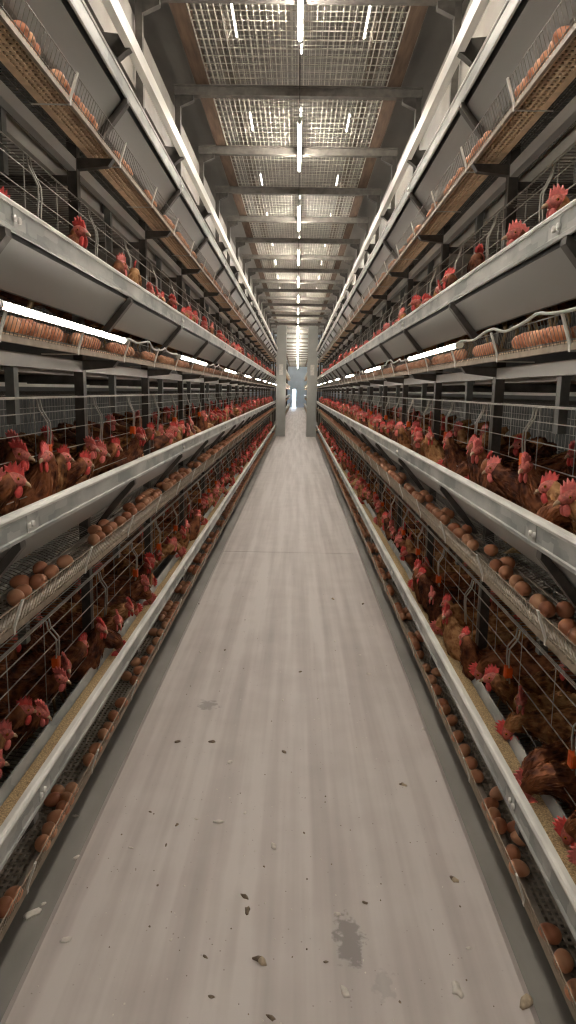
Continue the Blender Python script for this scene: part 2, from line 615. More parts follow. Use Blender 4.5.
def cage_roof(s):
    f = MB()
    for i in range(int(LEN / 0.03)):
        y = Y0 + 0.03 * (i + 0.5)
        f.tube([(s * 0.160, y, 0), (s * 0.80, y, 0.01)], 0.0016, 3, cap=False)
    for d in (0.163, 0.168, 0.2, 0.35, 0.5, 0.65, 0.79):
        f.tube([(s * d, Y0, 0.003), (s * d, Y1, 0.003)], 0.0017)
    nw = int(LEN / 0.03) * 3
    f.mi = [1 if i < nw else 0 for i in range(len(f.f))]
    return f.build('roof_grid', ['wire', 'wire_dark'])


def cage_back(s):
    f = MB()
    for i in range(int(LEN / 0.05)):
        y = Y0 + 0.05 * (i + 0.5)
        f.tube([(0, y, -0.42), (0, y, 0)], 0.0015, 3, cap=False)
    for z in (0, -0.08, -0.16, -0.25, -0.34, -0.42):
        f.tube([(0, Y0, z), (0, Y1, z)], 0.0018)
    return f.build('back_grille', 'wire')


def rail(s):
    r = MB()
    P = [(0.176, -0.018), (0.205, -0.018), (0.205, -0.022), (0.180, -0.022), (0.180, -0.056), (0.205, -0.056), (0.205, -0.060), (0.176, -0.060)]
    p = [(s * a, c) for a, c in P]
    r.prism(p[::s], Y0, Y1)
    return r.build('belt_rail', 'rail_mid')


def belt(s):
    r = MB()
    P = [(0.245, -0.030), (0.250, -0.030), (0.256, -0.072), (0.80, -0.072), (0.80, -0.066), (0.262, -0.066), (0.256, -0.026), (0.245, -0.026)]
    p = [(s * a, c) for a, c in P]
    r.prism(p[::s], Y0, Y1)
    return r.build('manure_belt', 'belt_pale')


def front_mesh():
    f = MB()
    for z in (0.0, -0.045, -0.108, -0.178):
        f.tube([(0, 0.004, z), (0, 1.196, z)], 0.0019)
    for z in (-0.295,):
        f.tube([(0, 0.004, z), (0, 1.196, z)], 0.0017)
    for y in (0.03, 0.31, 0.61, 0.90, 1.17):
        f.tube([(0, y, 0.0), (0, y, -0.178)], 0.0015, 4, cap=False)
    for y in (0.03, 0.61, 1.17):
        f.tube([(0, y, -0.178), (0, y, -0.30)], 0.0015, 4, cap=False)
    return f.mesh('cage_grille', 'wire')


def hook_mesh(s):
    h = MB()
    for dy in (0, 0.026):
        h.tube([(0, dy, 0.0), (-s * 0.004, dy + 0.003, -0.03), (-s * 0.018, dy + 0.036, -0.075), (-s * 0.018, dy + 0.038, -0.11), (-s * 0.010, dy + 0.038, -0.20)], 0.0030, 5)
    return h.mesh('door_hook', 'wire')


def clip_mesh(s):
    h = MB()
    h.box(-0.012, 0.008, -0.017, 0.017, -0.017, 0.017)
    h.box(-0.014, 0.010, -0.012, 0.012, -0.021, 0.013)
    return h.mesh('latch_clip', 'orange_plastic')


troughs, trays = {}, {}
FM = front_mesh()
for s in (-1, 1):
    side = SIDE[s]
    t0 = trough(s)
    f0, r0, k0, l0, b0 = cage_floor(s), cage_roof(s), cage_back(s), rail(s), belt(s)
    tr = {1: egg_tray(s, False, 0.0), 2: egg_tray(s, False, UPS[2]), 3: egg_tray(s, True, UPS[3])}
    HM, CM = hook_mesh(s), clip_mesh(s)
    used = set()

    def inst(o):
        if o.name in used:
            return copy_tree(o)
        used.add(o.name)
        return o

    for t in range(1, 7):
        z, zr = TRAY[t], RIM[t]
        where = '%s cage row, %s tier' % (side, TIER[t])
        if t > 4:
            where = '%s row above the mesh walkway, %s' % (side, 'lower tier' if t == 5 else 'upper tier')
        if t > 4:
            if t == 6:
                o = inst(tr[2])
                o.location = (X(s, 0), 0, z)
                tag(o, 'egg tray of the %s row high above the mesh walkway' % side, 'egg tray', 'egg trays')
            continue
        o = inst(t0)
        o.location = (X(s, 0), 0, zr)
        tag(o, 'long galvanised feed trough of the ' + where, 'feed trough', 'feed troughs')
        o = inst(tr[min(t, 3)])
        o.location = (X(s, 0), 0, z)
        tag(o, 'egg collecting tray with wire guard, ' + where, 'egg tray', 'egg trays')
        o = inst(b0)
        o.location = (X(s, 0), 0, z)
        tag(o, 'pale manure belt under the cages of the ' + where, 'belt', 'manure belts')
        o = inst(l0)
        o.location = (X(s, 0), 0, z)
        tag(o, 'grey steel channel rail under the ' + where, 'rail', 'belt rails')
        if t > 4:
            continue
        o = inst(f0)
        o.location = (X(s, 0), 0, z)
        tag(o, 'sloping wire cage floor of the ' + where, 'cage floor', 'wire cage floors', 'thing')
        o = inst(r0)
        o.location = (X(s, 0), 0, zr + 0.265)
        tag(o, 'flat wire cage roof of the ' + where, 'cage roof', 'wire cage roofs', 'thing')
        o = inst(k0)
        o.location = (X(s, 0.80), 0, zr + 0.265)
        tag(o, 'wire back mesh of the cages, ' + where, 'cage back', 'wire cage backs')
        for k in range(18):
            c = put('cage_grille', FM, None, (X(s, 0.160), POSTS[k], zr + 0.265))
            tag(c, ('%s wire cage front from near end, %s' % (nth(k), where)) if k else 'wire cage front out of frame beside the viewer, ' + where, 'cage front', 'wire cage fronts')
            if t < 4 and k < 9:
                for i, hy in enumerate(HOOK_Y):
                    put('door_hook', HM, c, (-s * 0.002, hy, -0.004))
                    if i == 1 or (t == 1 and k % 2):
                        put('latch_clip', CM, c, (-s * 0.014, hy + 0.05, -0.165)) if t < 3 else None

    # uprights
    pm = MB()
    pm.box(-0.018, 0.018, -0.020, 0.020, 0, 3.40)
    pmesh = pm.mesh('upright_post', 'dark_steel')
    am = MB()
    am.prism([(-s * a, c) for a, c in ((0.0, -0.014), (0.0, -0.052), (0.115, -0.040), (0.135, -0.014))][::-s], -0.016, 0.016)
    amesh = am.mesh('tray_arm', 'dark_steel')
    cb = MB()
    cb.box(min(s * 0.02, s * 0.66), max(s * 0.02, s * 0.66), -0.015, 0.015, -0.104, -0.074)
    cbm = cb.mesh('cross_beam', 'dark_steel')
    bo = MB()
    bo.tube([(0, -0.020, 0), (0, -0.026, 0), (0, -0.028, 0)], [0.008, 0.008, 0.004], 8)
    bom = bo.mesh('bolt', 'bolt_zinc')
    for k, y in enumerate(POSTS):
        p = put('upright_post', pmesh, None, (X(s, 0.192), y, 0))
        tag(p, ('dark steel upright, %s from near end of %s cage row' % (nth(k - 1), side)) if k > 1 else 'dark steel upright %s the viewer, %s row, out of frame' % ('beside' if k else 'level with', side), 'post', 'uprights of the cage rows')
        for t in range(1, 5):
            a = put('tray_arm', amesh, p, (-s * 0.018, 0, TRAY[t]))
            put('cross_beam', cbm, p, (0, 0, TRAY[t]))
            if k < 8:
                put('bolt', bom, p, (0, 0, TRAY[t] - 0.033))
    hm = MB()
    hm.box(-0.014, 0.014, -0.018, 0.018, -0.185, 0.03)
    hm.box(min(s * 0.014, s * 0.018), max(s * 0.014, s * 0.018), -0.030, 0.030, -0.02, 0.03)
    hmesh = hm.mesh('rail_hanger', 'grey_steel')
    for t in (2, 3, 4):
        for k in range(18):
            p = put('rail_hanger', hmesh, None, (X(s, 0.222), POSTS[k] + 0.6, TRAY[t] - 0.05))
            tag(p, ('short grey hanger over %s-tier cages, %s row, %s from near end' % (TIER[t - 1], side, nth(k))) if k else 'short grey hanger over %s-tier cages, %s row, out of frame' % (TIER[t - 1], side), 'hanger', 'rail hangers')

    # walkway trolley rail above the fourth-tier trough
    r = MB()
    P = [(-0.042, 0.014), (-0.014, 0.014), (-0.014, 0.018), (-0.038, 0.018), (-0.038, 0.066), (-0.014, 0.066), (-0.014, 0.070), (-0.042, 0.070)]
    r.prism([(s * a, c) for a, c in P][::s], Y0, Y1)
    o = r.build('trolley_rail', 'rail_white', None, (X(s, 0), 0, 2.615))
    tag(o, 'pale trolley rail above the fourth-tier feed trough, %s side' % side, 'rail', 'trolley rails')
    r = MB()
    P = [(-0.036, 0.058), (0.01, 0.060), (0.176, 0.075), (0.176, 0.060), (0.05, 0.03), (0.015, -0.02), (-0.01, 0.0), (-0.036, 0.016)]
    r.prism([(s * a, c) for a, c in P][::s], -0.02, 0.02)
    rm = r.mesh('bracket', 'dark_steel')
    for y in POSTS:
        put('bracket', rm, o, (0, y, 0))
    # grey cover sheets between the fourth tier and the walkway
    r = MB()
    r.box(min(s * 0.225, s * 0.231), max(s * 0.225, s * 0.231), Y0, Y1, 2.98, 3.33)
    r.box(min(s * 0.215, s * 0.231), max(s * 0.215, s * 0.231), Y0, Y1, 2.955, 2.985)
    o = r.build('cover_sheet', 'cover_grey', None, (X(s, 0), 0, 0))
    tag(o, 'dusty grey cover sheet under the mesh walkway, %s side' % side, 'sheet', 'cover sheets')
    # pale far rail of the next row
    r = MB()
    r.box(-0.02, 0.02, Y0, FAR1, 0, 0.045)
    o = r.build('neighbour_rail', 'rail_white', None, (s * 2.6, 0, 1.415))
    tag(o, 'pale rail glimpsed through the gap behind the %s second-tier cages' % side, 'rail')
    # end sheet of the block
    r = MB()
    r.box(min(s * 0.0, s * 0.30), max(s * 0.0, s * 0.30), 0, 0.30, 0, 3.38)
    o = r.build('end_casing', 'end_grey', None, (s * 0.33, 22.15, 0))
    tag(o, 'tall grey end casing closing off the %s cage row' % side, 'casing', 'end casings')
    r = MB()
    r.box(-0.004, 0.004, -0.01, 0.31, 0, 3.3)
    r.build('edge_strip', 'rim_white', o, (s * 0.006, 0, 0.02))
    r = MB()
    r.box(-0.06, 0.06, -0.006, 0, 1.30, 1.62)
    r.build('notice_plate', 'rim_white', o, (s * 0.15, 0, 0.6))
    # far block of cages
    for t in (1, 2, 3, 4):
        r = MB()
        P = [(0, 0), (0.03, 0.004), (0.03, -0.02), (0.15, -0.03), (0.158, -0.148), (0.028, -0.13), (0, -0.078)]
        r.prism([(s * a, c) for a, c in P][::-s], FAR0, FAR1, 0)
        o = r.build('feed_trough', 'rim_white', None, (X(s, -0.04), 0, RIM[t]))
        tag(o, 'distant feed trough beyond the end casing, %s row, %s tier' % (side, TIER[t]), 'feed trough', 'feed troughs of the far block')
        r = MB()
        r.prism([(s * a, c) for a, c in ((0.03, -0.012), (0.16, -0.012), (0.16, 0.02), (0.04, 0.0), (0.02, 0.06))][::s], FAR0, FAR1, 0)
        o = r.build('egg_tray', 'tray_tan', None, (X(s, -0.04), 0, TRAY[t]))
        tag(o, 'distant egg tray beyond the end casing, %s row, %s tier' % (side, TIER[t]), 'egg tray', 'egg trays of the far block')
        r = MB()
        r.box(min(s * 0.2, s * 0.8), max(s * 0.2, s * 0.8), FAR0, FAR1, -0.13, -0.05)
        o = r.build('manure_belt', 'belt_pale', None, (X(s, 0), 0, TRAY[t]))
        tag(o, 'distant manure belt beyond the end casing, %s row, %s tier' % (side, TIER[t]), 'belt', 'manure belts of the far block')
    for k in range(15):
        p = put('upright_post', pmesh, None, (X(s, 0.17), FAR0 + 0.1 + 2.4 * k, 0))
        tag(p, 'distant upright, %s beyond the end casing of the %s row' % (nth(k + 1), side), 'post', 'uprights of the far block')

# feed in the troughs
for s in (-1, 1):
    for t in (1, 2):
        f = MB()
        k = 190
        ds = (0.056, 0.070, 0.092, 0.113, 0.127)
        for i in range(k + 1):
            y = Y0 + 0.02 + (LEN - 0.04) * i / k
            for d in ds:
                zz = -0.100 + 0.016 * noise.noise(Vector((d * 14, y * 5.5, t * 7 + s * 3))) - 0.012 * abs(d - 0.09) / 0.08
                f.v.append((s * d, y, zz))
        n = len(ds)
        for i in range(k):
            for j in range(n - 1):
                q = [i * n + j, i * n + j + 1, (i + 1) * n + j + 1, (i + 1) * n + j]
                f.face(q if s > 0 else q[::-1], 0, True)
        o = f.build('feed', 'feed_grain', None, (X(s, 0), 0, RIM[t]))
        tag(o, 'tan ground feed lying in the %s %s-tier trough' % (SIDE[s], TIER[t]), 'feed', kind='stuff')

# ------------------------------------------------------------------ walkway overhead
BARS = [4.0 + 1.2 * k for k in range(-2, 16)] + [23.2 + 2.4 * k for k in range(16)]
bm = MB()
bm.box(-0.84, 0.84, -0.028, 0.028, 0, 0.058)
bm.box(-0.84, 0.84, -0.042, 0.042, 0.05, 0.058)
barm = bm.mesh('cross_bar', 'bar_steel')
gm = {}
for s in (-1, 1):
    g = MB()
    g.prism([(s * 0.80, -0.07), (s * 0.80, 0.0), (s * 0.71, 0.0), (s * 0.71, -0.03)][::s], -0.02, 0.02)
    gm[s] = g.mesh('gusset', 'dark_steel')
hw = MB()
for k in range(35):
    x = -0.595 + 1.19 * k / 34
    hw.tube([(x, 0.02, 0), (x, 1.18, 0)], 0.0040)
for k in range(12):
    y = 0.02 + 1.16 * k / 11
    hw.tube([(-0.597, y, 0.003), (0.597, y, 0.003)], 0.0034)
hwm = hw.mesh('wire_mesh', 'mesh_wire')
for k, y in enumerate(BARS):
    o = put('cross_bar', barm, None, (0, y, 3.385))
    tag(o, ('dark cross bar under the mesh walkway, %s from near end' % nth(k - 1)) if k > 1 else 'dark cross bar above the viewer, out of frame, %s one' % ('nearer' if k else 'farther back'), 'beam', 'walkway cross bars')
    if k < 16:
        for s in (-1, 1):
            put('gusset', gm[s], o, (0, 0, 0))
    if k < 17:
        o = put('walkway_mesh', hwm, None, (0, y, 3.448))
        tag(o, ('bright wire mesh walkway panel overhead, just past the %s cross bar' % nth(k - 1)) if k > 1 else 'wire mesh walkway panel above the viewer, out of frame, %s one' % ('nearer' if k else 'farther back'), 'mesh panel', 'walkway mesh panels')
fm = MB()
for k in range(24):
    x = -0.595 + 1.19 * k / 23
    fm.tube([(x, 23.2, 0), (x, 61, 0)], 0.0035)
for k in range(240):
    y = 23.2 + 37.8 * k / 239
    fm.tube([(-0.597, y, 0.004), (0.597, y, 0.004)], 0.003, 3)
o = fm.build('walkway_mesh', 'mesh_wire', None, (0, 0, 3.448))
tag(o, 'distant run of overhead mesh walkway beyond the end casings', 'mesh panel')
for s in (-1, 1):
    g = MB()
    g.box(min(s * 0.602, s * 0.69), max(s * 0.602, s * 0.69), 0.5, 61, 3.445, 3.475)
    g.box(min(s * 0.602, s * 0.61), max(s * 0.602, s * 0.61), 0.5, 61, 3.475, 3.53)
    o = g.build('edge_board', 'brown_board')
    tag(o, 'brown edge board along the %s side of the overhead mesh walkway' % SIDE[s], 'board', 'walkway edge boards')
# second walkway further up
hw = MB()
for k in range(56):
    x = -1.5 + 3.0 * k / 55
    hw.tube([(x, 3, 0), (x, 40, 0)], 0.004)
for k in range(300):
    y = 3 + 37 * k / 299
    hw.tube([(-1.5, y, 0.005), (1.5, y, 0.005)], 0.004, 3)
o = hw.build('upper_walkway_mesh', 'mesh_wire', None, (0, 0, 5.95))
tag(o, 'second mesh walkway high above, seen through the lower one', 'mesh panel')


# ------------------------------------------------------------------ lamps
def tube_mesh(glow, n=1.12, r=0.0078):
    t = MB()
    t.tube([(0, 0, 0), (0, n, 0)], r, 10)
    return t.mesh('tube_lamp', glow)


ca = MB()
ca.tube([(0, -0.035, 0), (0, 0.005, 0)], 0.0125, 10)
cap_m = ca.mesh('end_cap', 'grey_plastic')
ho = MB()
ho.box(-0.014, 0.014, -0.03, 1.15, 0.012, 0.034)
ho_m = ho.mesh('lamp_housing', 'white_plastic')
SHIELD = {}
for s in (-1, 1):
    q = MB()
    arc = [(0.0104 * math.cos(a), 0.0104 * math.sin(a)) for a in [math.radians(-112 + 16 * i) for i in range(15)]]
    arc2 = [(0.0090 * math.cos(a), 0.0090 * math.sin(a)) for a in [math.radians(-112 + 16 * i) for i in range(15)]]
    prof = [(s * a, c) for a, c in arc + arc2[::-1]]
    q.prism(prof[::s], 0.0, 1.12)
    SHIELD[s] = q.mesh('lamp_shield', 'grey_plastic')  # opaque shell added to keep tube light off the panel and tray lip
CEIL_T, SIDE_T, UPPER_T = tube_mesh('ceiling_tube_glow'), tube_mesh('tube_glow'), tube_mesh('upper_tube_glow', 0.55, 0.009)


def lamp(mesh, x, y, z, label, group, caps=True, housing=False, back=0):
    o = put('tube_lamp', mesh, None, (x, y, z))
    tag(o, label, 'lamp', group)
    if caps:
        put('end_cap', cap_m, o, (0, 0, 0))
        put('end_cap', cap_m, o, (0, 1.15, 0))
    if back:
        put('lamp_shield', SHIELD[back], o)
    if housing:
        put('lamp_housing', ho_m, o)
    return o


cy = [5.55 - 2.36 * k for k in range(3, 0, -1)] + [5.55 + 2.36 * k for k in range(24)]
for k, y in enumerate(cy):
    o = lamp(CEIL_T, 0.0, y, 3.345, ('bright ceiling lamp tube over the aisle centre, %s from near end' % nth(k - 1)) if k > 1 else 'ceiling lamp tube out of frame, %s the viewer' % ('above' if k else 'behind'), 'aisle centre lamps', k < 10, k < 10)
    o.location.x = 0.012
for s in (-1, 1):
    y = 1.58 if s < 0 else 2.66
    ys = []
    y -= 2.4 * (2 if s > 0 else 1)
    while y < 60:
        if not 21.0 < y < 24.0:
            ys.append(y)
        y += 2.4
    for k, y in enumerate(ys):
        lamp(SIDE_T, X(s, -0.004), y, 1.595, ('lit lamp tube on %s third-tier egg tray, %s from near end' % (SIDE[s], nth(k + (s < 0) * 0 + (0 if s < 0 else -1)))) if ys[k] > 1.5 else 'lamp tube on %s third-tier egg tray, out of frame, %s the viewer' % (SIDE[s], 'behind' if ys[k] < 0 else 'beside'), 'egg tray lamps', k < 9, False, s)
    # upper storey lamps
    for k in range(10):
        lamp(UPPER_T, X(s, -0.03), 4.3 + 2.4 * k, 4.68, 'lamp tube above the mesh walkway, %s row, %s from near end' % (SIDE[s], nth(k + 1)), 'lamps above the walkway', False)
    if s < 0:
        for k in range(8):
            lamp(UPPER_T, 0.0, 5.0 + 2.4 * k, 5.88, 'lamp tube under the upper walkway over the aisle centre, %s from near end' % nth(k + 1), 'lamps above the walkway', False)
    # flex between the lamps
    for k, y in enumerate(ys[:7]):
        a, e = y + 1.155, y + 2.4 - 0.035
        w = MB()
        pts = []
        m = 26
        for i in range(m + 1):
            q = i / m
            sag = -0.022 * abs(math.sin(q * math.pi * 3)) + 0.010 * math.sin(q * 7 + k) + 0.032 * math.sin(math.pi * q) ** 0.6
            pts.append((0.006 * math.sin(q * 23), (e - a) * q, sag))
        w.tube(pts, 0.0042, 6)
        o = w.build('lamp_cable', 'grey_plastic', None, (X(s, -0.003), a, 1.595))
        tag(o, ('grey sagging cable running on from the %s lamp of the %s egg tray' % (nth(k + (0 if s < 0 else -1)), SIDE[s])) if ys[k] > 1.5 else 'grey sagging cable of the %s egg tray leading to its first lamp%s' % (SIDE[s], ', out of frame' if ys[k] < 0 and s > 0 else ''), 'cable', 'lamp cables')
w = MB()
w.tube([(0, 3.0, 0), (0, 60, 0)], 0.004, 6)
o = w.build('lamp_cable', 'dark_steel', None, (0.012, 0, 3.38))
tag(o, 'thin supply cable over the aisle centre lamps', 'cable')


# ------------------------------------------------------------------ hens
def catmull(ps, k):
    out = []
    n = len(ps)
    for i in range(n - 1):
        p0, p1, p2, p3 = ps[max(i - 1, 0)], ps[i], ps[i + 1], ps[min(i + 2, n - 1)]
        for j in range(k):
            t = j / k
            out.append([0.5 * (2 * b_ + (c_ - a_) * t + (2 * a_ - 5 * b_ + 4 * c_ - d_) * t * t + (3 * b_ - a_ - 3 * c_ + d_) * t ** 3)
                        for a_, b_, c_, d_ in zip(p0, p1, p2, p3)])
    out.append(list(ps[-1]))
    return out


BODY = [  # x, y, z, half width, half height
    (0, -0.275, 0.345, 0.010, 0.016), (0, -0.225, 0.315, 0.030, 0.036), (0, -0.165, 0.268, 0.052, 0.062), (0, -0.09, 0.225, 0.074, 0.088),
    (0, 0.0, 0.205, 0.082, 0.098), (0, 0.07, 0.212, 0.076, 0.092)]
POSES = {
    'up': [(0, 0.118, 0.258, 0.052, 0.060), (0, 0.146, 0.310, 0.034, 0.039), (0, 0.158, 0.346, 0.024, 0.027)],
    'reach': [(0, 0.135, 0.245, 0.056, 0.064), (0, 0.192, 0.278, 0.040, 0.043), (0, 0.235, 0.303, 0.028, 0.030)],
    'feed': [(0, 0.140, 0.232, 0.056, 0.060), (0, 0.205, 0.238, 0.042, 0.043), (0, 0.250, 0.214, 0.030, 0.032)],
}
HEADDIR = {'up': Vector((0, 1, -0.12)), 'reach': Vector((0, 1, -0.25)), 'feed': Vector((0, 0.35, -1))}


def hen_meshes(pose, turn, lod, golden):
    """returns body mesh and a dict of part meshes; hen stands at the origin facing +y"""
    neck = POSES[pose]
    end = Vector(neck[-1][:3])
    d = HEADDIR[pose].normalized()
    if turn:
        d = (Matrix.Rotation(turn, 3, 'Z') @ d).normalized()
    up = Vector((0, 0, 1)) if pose != 'feed' else Vector((0, 1, 0.35))
    up = (up - d * up.dot(d)).normalized()
    lat = d.cross(up).normalized()
    c = end + up * 0.022 + d * 0.012           # skull centre
    if pose == 'feed':
        c = end + d * 0.026 + up * 0.008
    hp = [tuple(c - d * 0.002) + (0.0205, 0.0235), tuple(c + d * 0.016) + (0.0195, 0.021), tuple(c + d * 0.030 - up * 0.003) + (0.014, 0.0155), tuple(c + d * 0.038 - up * 0.005) + (0.008, 0.009)]
    ctl = BODY + neck + hp
    k = {0: 4, 1: 2, 2: 1}[lod]
    n = {0: 20, 1: 12, 2: 8}[lod]
    pts = catmull(ctl, k)
    m = MB()
    side, rings = Vector((1, 0, 0)), len(pts)
    head_i = (len(BODY) + len(neck)) * k - (k // 2)
    for i, p in enumerate(pts):
        P = Vector(p[:3])
        a, e = Vector(pts[max(i - 1, 0)][:3]), Vector(pts[min(i + 1, rings - 1)][:3])
        t = (e - a).normalized()
        side = (side - t * side.dot(t)).normalized()
        o = t.cross(side) * -1
        for j in range(n):
            an = 2 * math.pi * j / n
            ca_, sa = math.cos(an), math.sin(an)
            w, h = p[3], p[4]
            f = 1.0
            if i < head_i:
                q = i / rings
                # folded wing: a swelling along the flank
                if 0.08 < q < 0.46 and -0.55 < -sa < 0.62:
                    f += 0.09 * math.sin(math.pi * (q - 0.08) / 0.38) * max(0, math.cos(an * 1.0) ** 2)
                if lod == 0:
                    f += 0.055 * noise.noise(Vector((ca_ * 2.5, sa * 2.5 + turn, i * 0.9))) + 0.02 * ((i + j) % 2)
            m.v.append(tuple(P + side * (ca_ * w * f) + o * (sa * h * f)))
    for i in range(rings - 1):
        for j in range(n):
            j2 = (j + 1) % n
            mat = 1 if i >= head_i else 0
            if mat and lod == 0 and i < head_i + 2:
                mat = 0
            m.face([i * n + j, (i + 1) * n + j, (i + 1) * n + j2, i * n + j2], mat, True)
    m.face([j for j in range(n)], 0, True)
    m.face([(rings - 1) * n + j for j in range(n)][::-1], 1, True)

    if lod == 0:
        fr = random.Random(int(turn * 100) + len(pose))
        neck_i = (len(BODY) - 1) * k
        for q in range(760):
            i = fr.randint(3, head_i - 1)
            j = fr.randint(0, n - 1)
            if i > neck_i - 2 and fr.random() < 0.25:
                continue
            P = Vector(m.v[i * n + j])
            cen = sum((Vector(m.v[i * n + x]) for x in range(n)), Vector()) / n
            nb = Vector(m.v[max(i - 2, 0) * n + j])
            back_ = (nb - P).normalized()
            out_ = (P - cen).normalized()
            wid = back_.cross(out_).normalized()
            on_neck = i >= neck_i
            ln, wd = (fr.uniform(0.024, 0.040), fr.uniform(0.0030, 0.0050)) if on_neck else (fr.uniform(0.026, 0.044), fr.uniform(0.007, 0.012))
            lift = fr.uniform(0.05, 0.24)
            jit = wid * fr.uniform(-0.012, 0.012)
            st = P + out_ * 0.0005 + jit
            mid_ = st + back_ * ln * 0.55 + out_ * (0.003 + lift * ln * 0.4)
            tip = st + back_ * ln + out_ * (lift * ln * 0.55)
            o_ = len(m.v)
            m.v += [tuple(st - wid * wd * 0.6), tuple(st + wid * wd * 0.6), tuple(mid_ + wid * wd), tuple(tip), tuple(mid_ - wid * wd)]
            m.face([o_, o_ + 1, o_ + 2, o_ + 3, o_ + 4], 0, False)

    comb, wat, beak, eye, pup, leg = MB(), [], MB(), [], [], []
    # serrated comb standing on the skull
    pr = [(-0.024, 0.020), (-0.030, 0.036), (-0.020, 0.034), (-0.016, 0.050), (-0.008, 0.038), (-0.002, 0.055), (0.006, 0.040), (0.012, 0.052), (0.017, 0.034), (0.024, 0.042), (0.030, 0.022), (0.034, 0.008), (0.020, 0.012), (0.0, 0.016)]
    lean = 0.25
    rows = []
    for th, sc in ((-0.0045, 0.93), (0, 1.0), (0.0045, 0.93)):
        rows.append([c + d * (a * sc) + up * (0.006 + (q - 0.006) * sc) + lat * (th + lean * max(0, q - 0.02)) for a, q in pr])
    L = len(pr)
    for r_ in rows:
        for v_ in r_:
            comb.v.append(tuple(v_))
    for r_ in (0, 1):
        for i in range(L):
            j = (i + 1) % L
            comb.face([r_ * L + i, r_ * L + j, (r_ + 1) * L + j, (r_ + 1) * L + i], 0, False)
    comb.face(list(range(L))[::-1])
    comb.face([2 * L + i for i in range(L)])
    for sg in (-1, 1):
        w_ = MB()
        w_.ball(c + d * 0.024 - up * 0.032 + lat * sg * 0.009, (0.0055, 0.012, 0.019), 10, 7, 0, (lat, d, up))
        wat.append(w_)
        e_ = MB()
        e_.ball(c + d * 0.013 + up * 0.005 + lat * sg * 0.0185, (0.0028, 0.0052, 0.0052), 8, 6, 0, (lat, d, up))
        e_.ball(c + d * 0.0135 + up * 0.005 + lat * sg * 0.0202, (0.0018, 0.0028, 0.0028), 6, 4, 1, (lat, d, up))
        eye.append(e_)
    bp_ = [c + d * 0.034 - up * 0.004, c + d * 0.046 - up * 0.006, c + d * 0.053 - up * 0.010, c + d * 0.057 - up * 0.014]
    beak.tube(bp_, [0.0085, 0.0064, 0.0036, 0.0008], 8)
    for sg in (-1, 1):
        l_ = MB()
        hip, kn, foot = Vector((sg * 0.040, 0.0, 0.125)), Vector((sg * 0.042, -0.018, 0.075)), Vector((sg * 0.042, 0.0, 0.010))
        l_.tube([hip, kn, foot], [0.012, 0.0065, 0.006], 8)
        for tx in (-0.022, 0.0, 0.022):
            l_.tube([foot, foot + Vector((tx, 0.032, -0.004)), foot + Vector((tx * 1.2, 0.046, -0.007))], [0.0055, 0.004, 0.0015], 6)
        l_.tube([foot, foot + Vector((0, -0.022, -0.005))], [0.005, 0.002], 6)
        leg.append(l_)
    if lod:
        # small far birds: one mesh
        for part, mi in [(comb, 2)] + [(w_, 2) for w_ in wat] + [(beak, 3)]:
            if lod == 2 and part is beak:
                continue
            off = len(m.v)
            m.v += part.v
            for f_, s_ in zip(part.f, part.sm):
                m.face([off + q for q in f_], mi, s_)
        return m, None
    return m, dict(comb=comb, wattle=wat, beak=beak, eye=eye, leg=leg)


PL = ['plumage', 'face_skin', 'comb_red', 'beak_horn']
VARS = [('up', 0), ('up', 0.9), ('up', -0.9), ('reach', 0), ('reach', 0.75), ('reach', -0.75), ('feed', 0), ('up', 1.5), ('up', -1.5), ('feed', 0.3)]
POSEWORD = {('up', 0): 'head held up', ('up', 0.9): 'head up and half turned', ('up', -0.9): 'head up and half turned',
            ('reach', 0): 'neck stretched forward', ('reach', 0.75): 'neck out and head turned', ('reach', -0.75): 'neck out and head turned',
            ('feed', 0): 'pecking down', ('feed', 0.3): 'pecking down', ('up', 1.5): 'head up in profile', ('up', -1.5): 'head up in profile'}
NEAR, MID, FARM = {}, {}, {}
for vi, (pose, turn) in enumerate(VARS):
    for gold in (0, 1):
        body, parts = hen_meshes(pose, turn, 0, gold)
        mats = ['plumage_golden' if gold else 'plumage', 'face_skin']
        red = 'comb_pink' if (vi + gold) % 2 else 'comb_red'
        NEAR[vi, gold] = (body.mesh('hen', mats), [('comb', parts['comb'].mesh('comb', red))] + [('wattle', w_.mesh('wattle', red)) for w_ in parts['wattle']]
                          + [('beak', parts['beak'].mesh('beak', 'beak_horn'))] + [('eye', e_.mesh('eye', ['eye_amber', 'eye_pupil'])) for e_ in parts['eye']]
                          + [('leg', l_.mesh('leg', 'leg_yellow')) for l_ in parts['leg']])
        body, _ = hen_meshes(pose, turn, 1, gold)
        MID[vi, gold] = body.mesh('hen', ['plumage_golden' if gold else 'plumage', 'face_skin', red, 'beak_horn'])
    FARM[vi] = hen_meshes(pose, turn, 2, 0)[0]

FWDLEN = {'up': 0.165, 'reach': 0.262, 'feed': 0.262}
FAR_HENS = MB()


def floor_z(d):
    return 0.040 + (d - 0.20) * 0.125


def hen(s, t, y, vi, gold, yaw, sc, d_head, label, group, near):
    pose, turn = VARS[vi]
    d = d_head + FWDLEN[pose] * sc * math.cos(yaw)
    z = TRAY[t] + floor_z(d) + 0.001
    rot = (math.pi / 2 if s > 0 else -math.pi / 2) + yaw
    if label is None:
        M = Matrix.Translation((X(s, d), y, z)) @ Matrix.Rotation(rot, 4, 'Z') @ Matrix.Scale(sc, 4)
        src = FARM[vi]
        off = len(FAR_HENS.v)
        FAR_HENS.v += [tuple(M @ Vector(v_)) for v_ in src.v]
        for f_, mi in zip(src.f, src.mi):
            FAR_HENS.face([off + q for q in f_], mi, True)
        return
    mesh = NEAR[vi, gold][0] if near else MID[vi, gold]
    o = put('hen', mesh, None, (X(s, d), y, z), rot)
    o.scale = (sc, sc, sc)
    tag(o, label, 'hen', group)
    if near:
        for nm, me in NEAR[vi, gold][1]:
            put(nm, me, o)


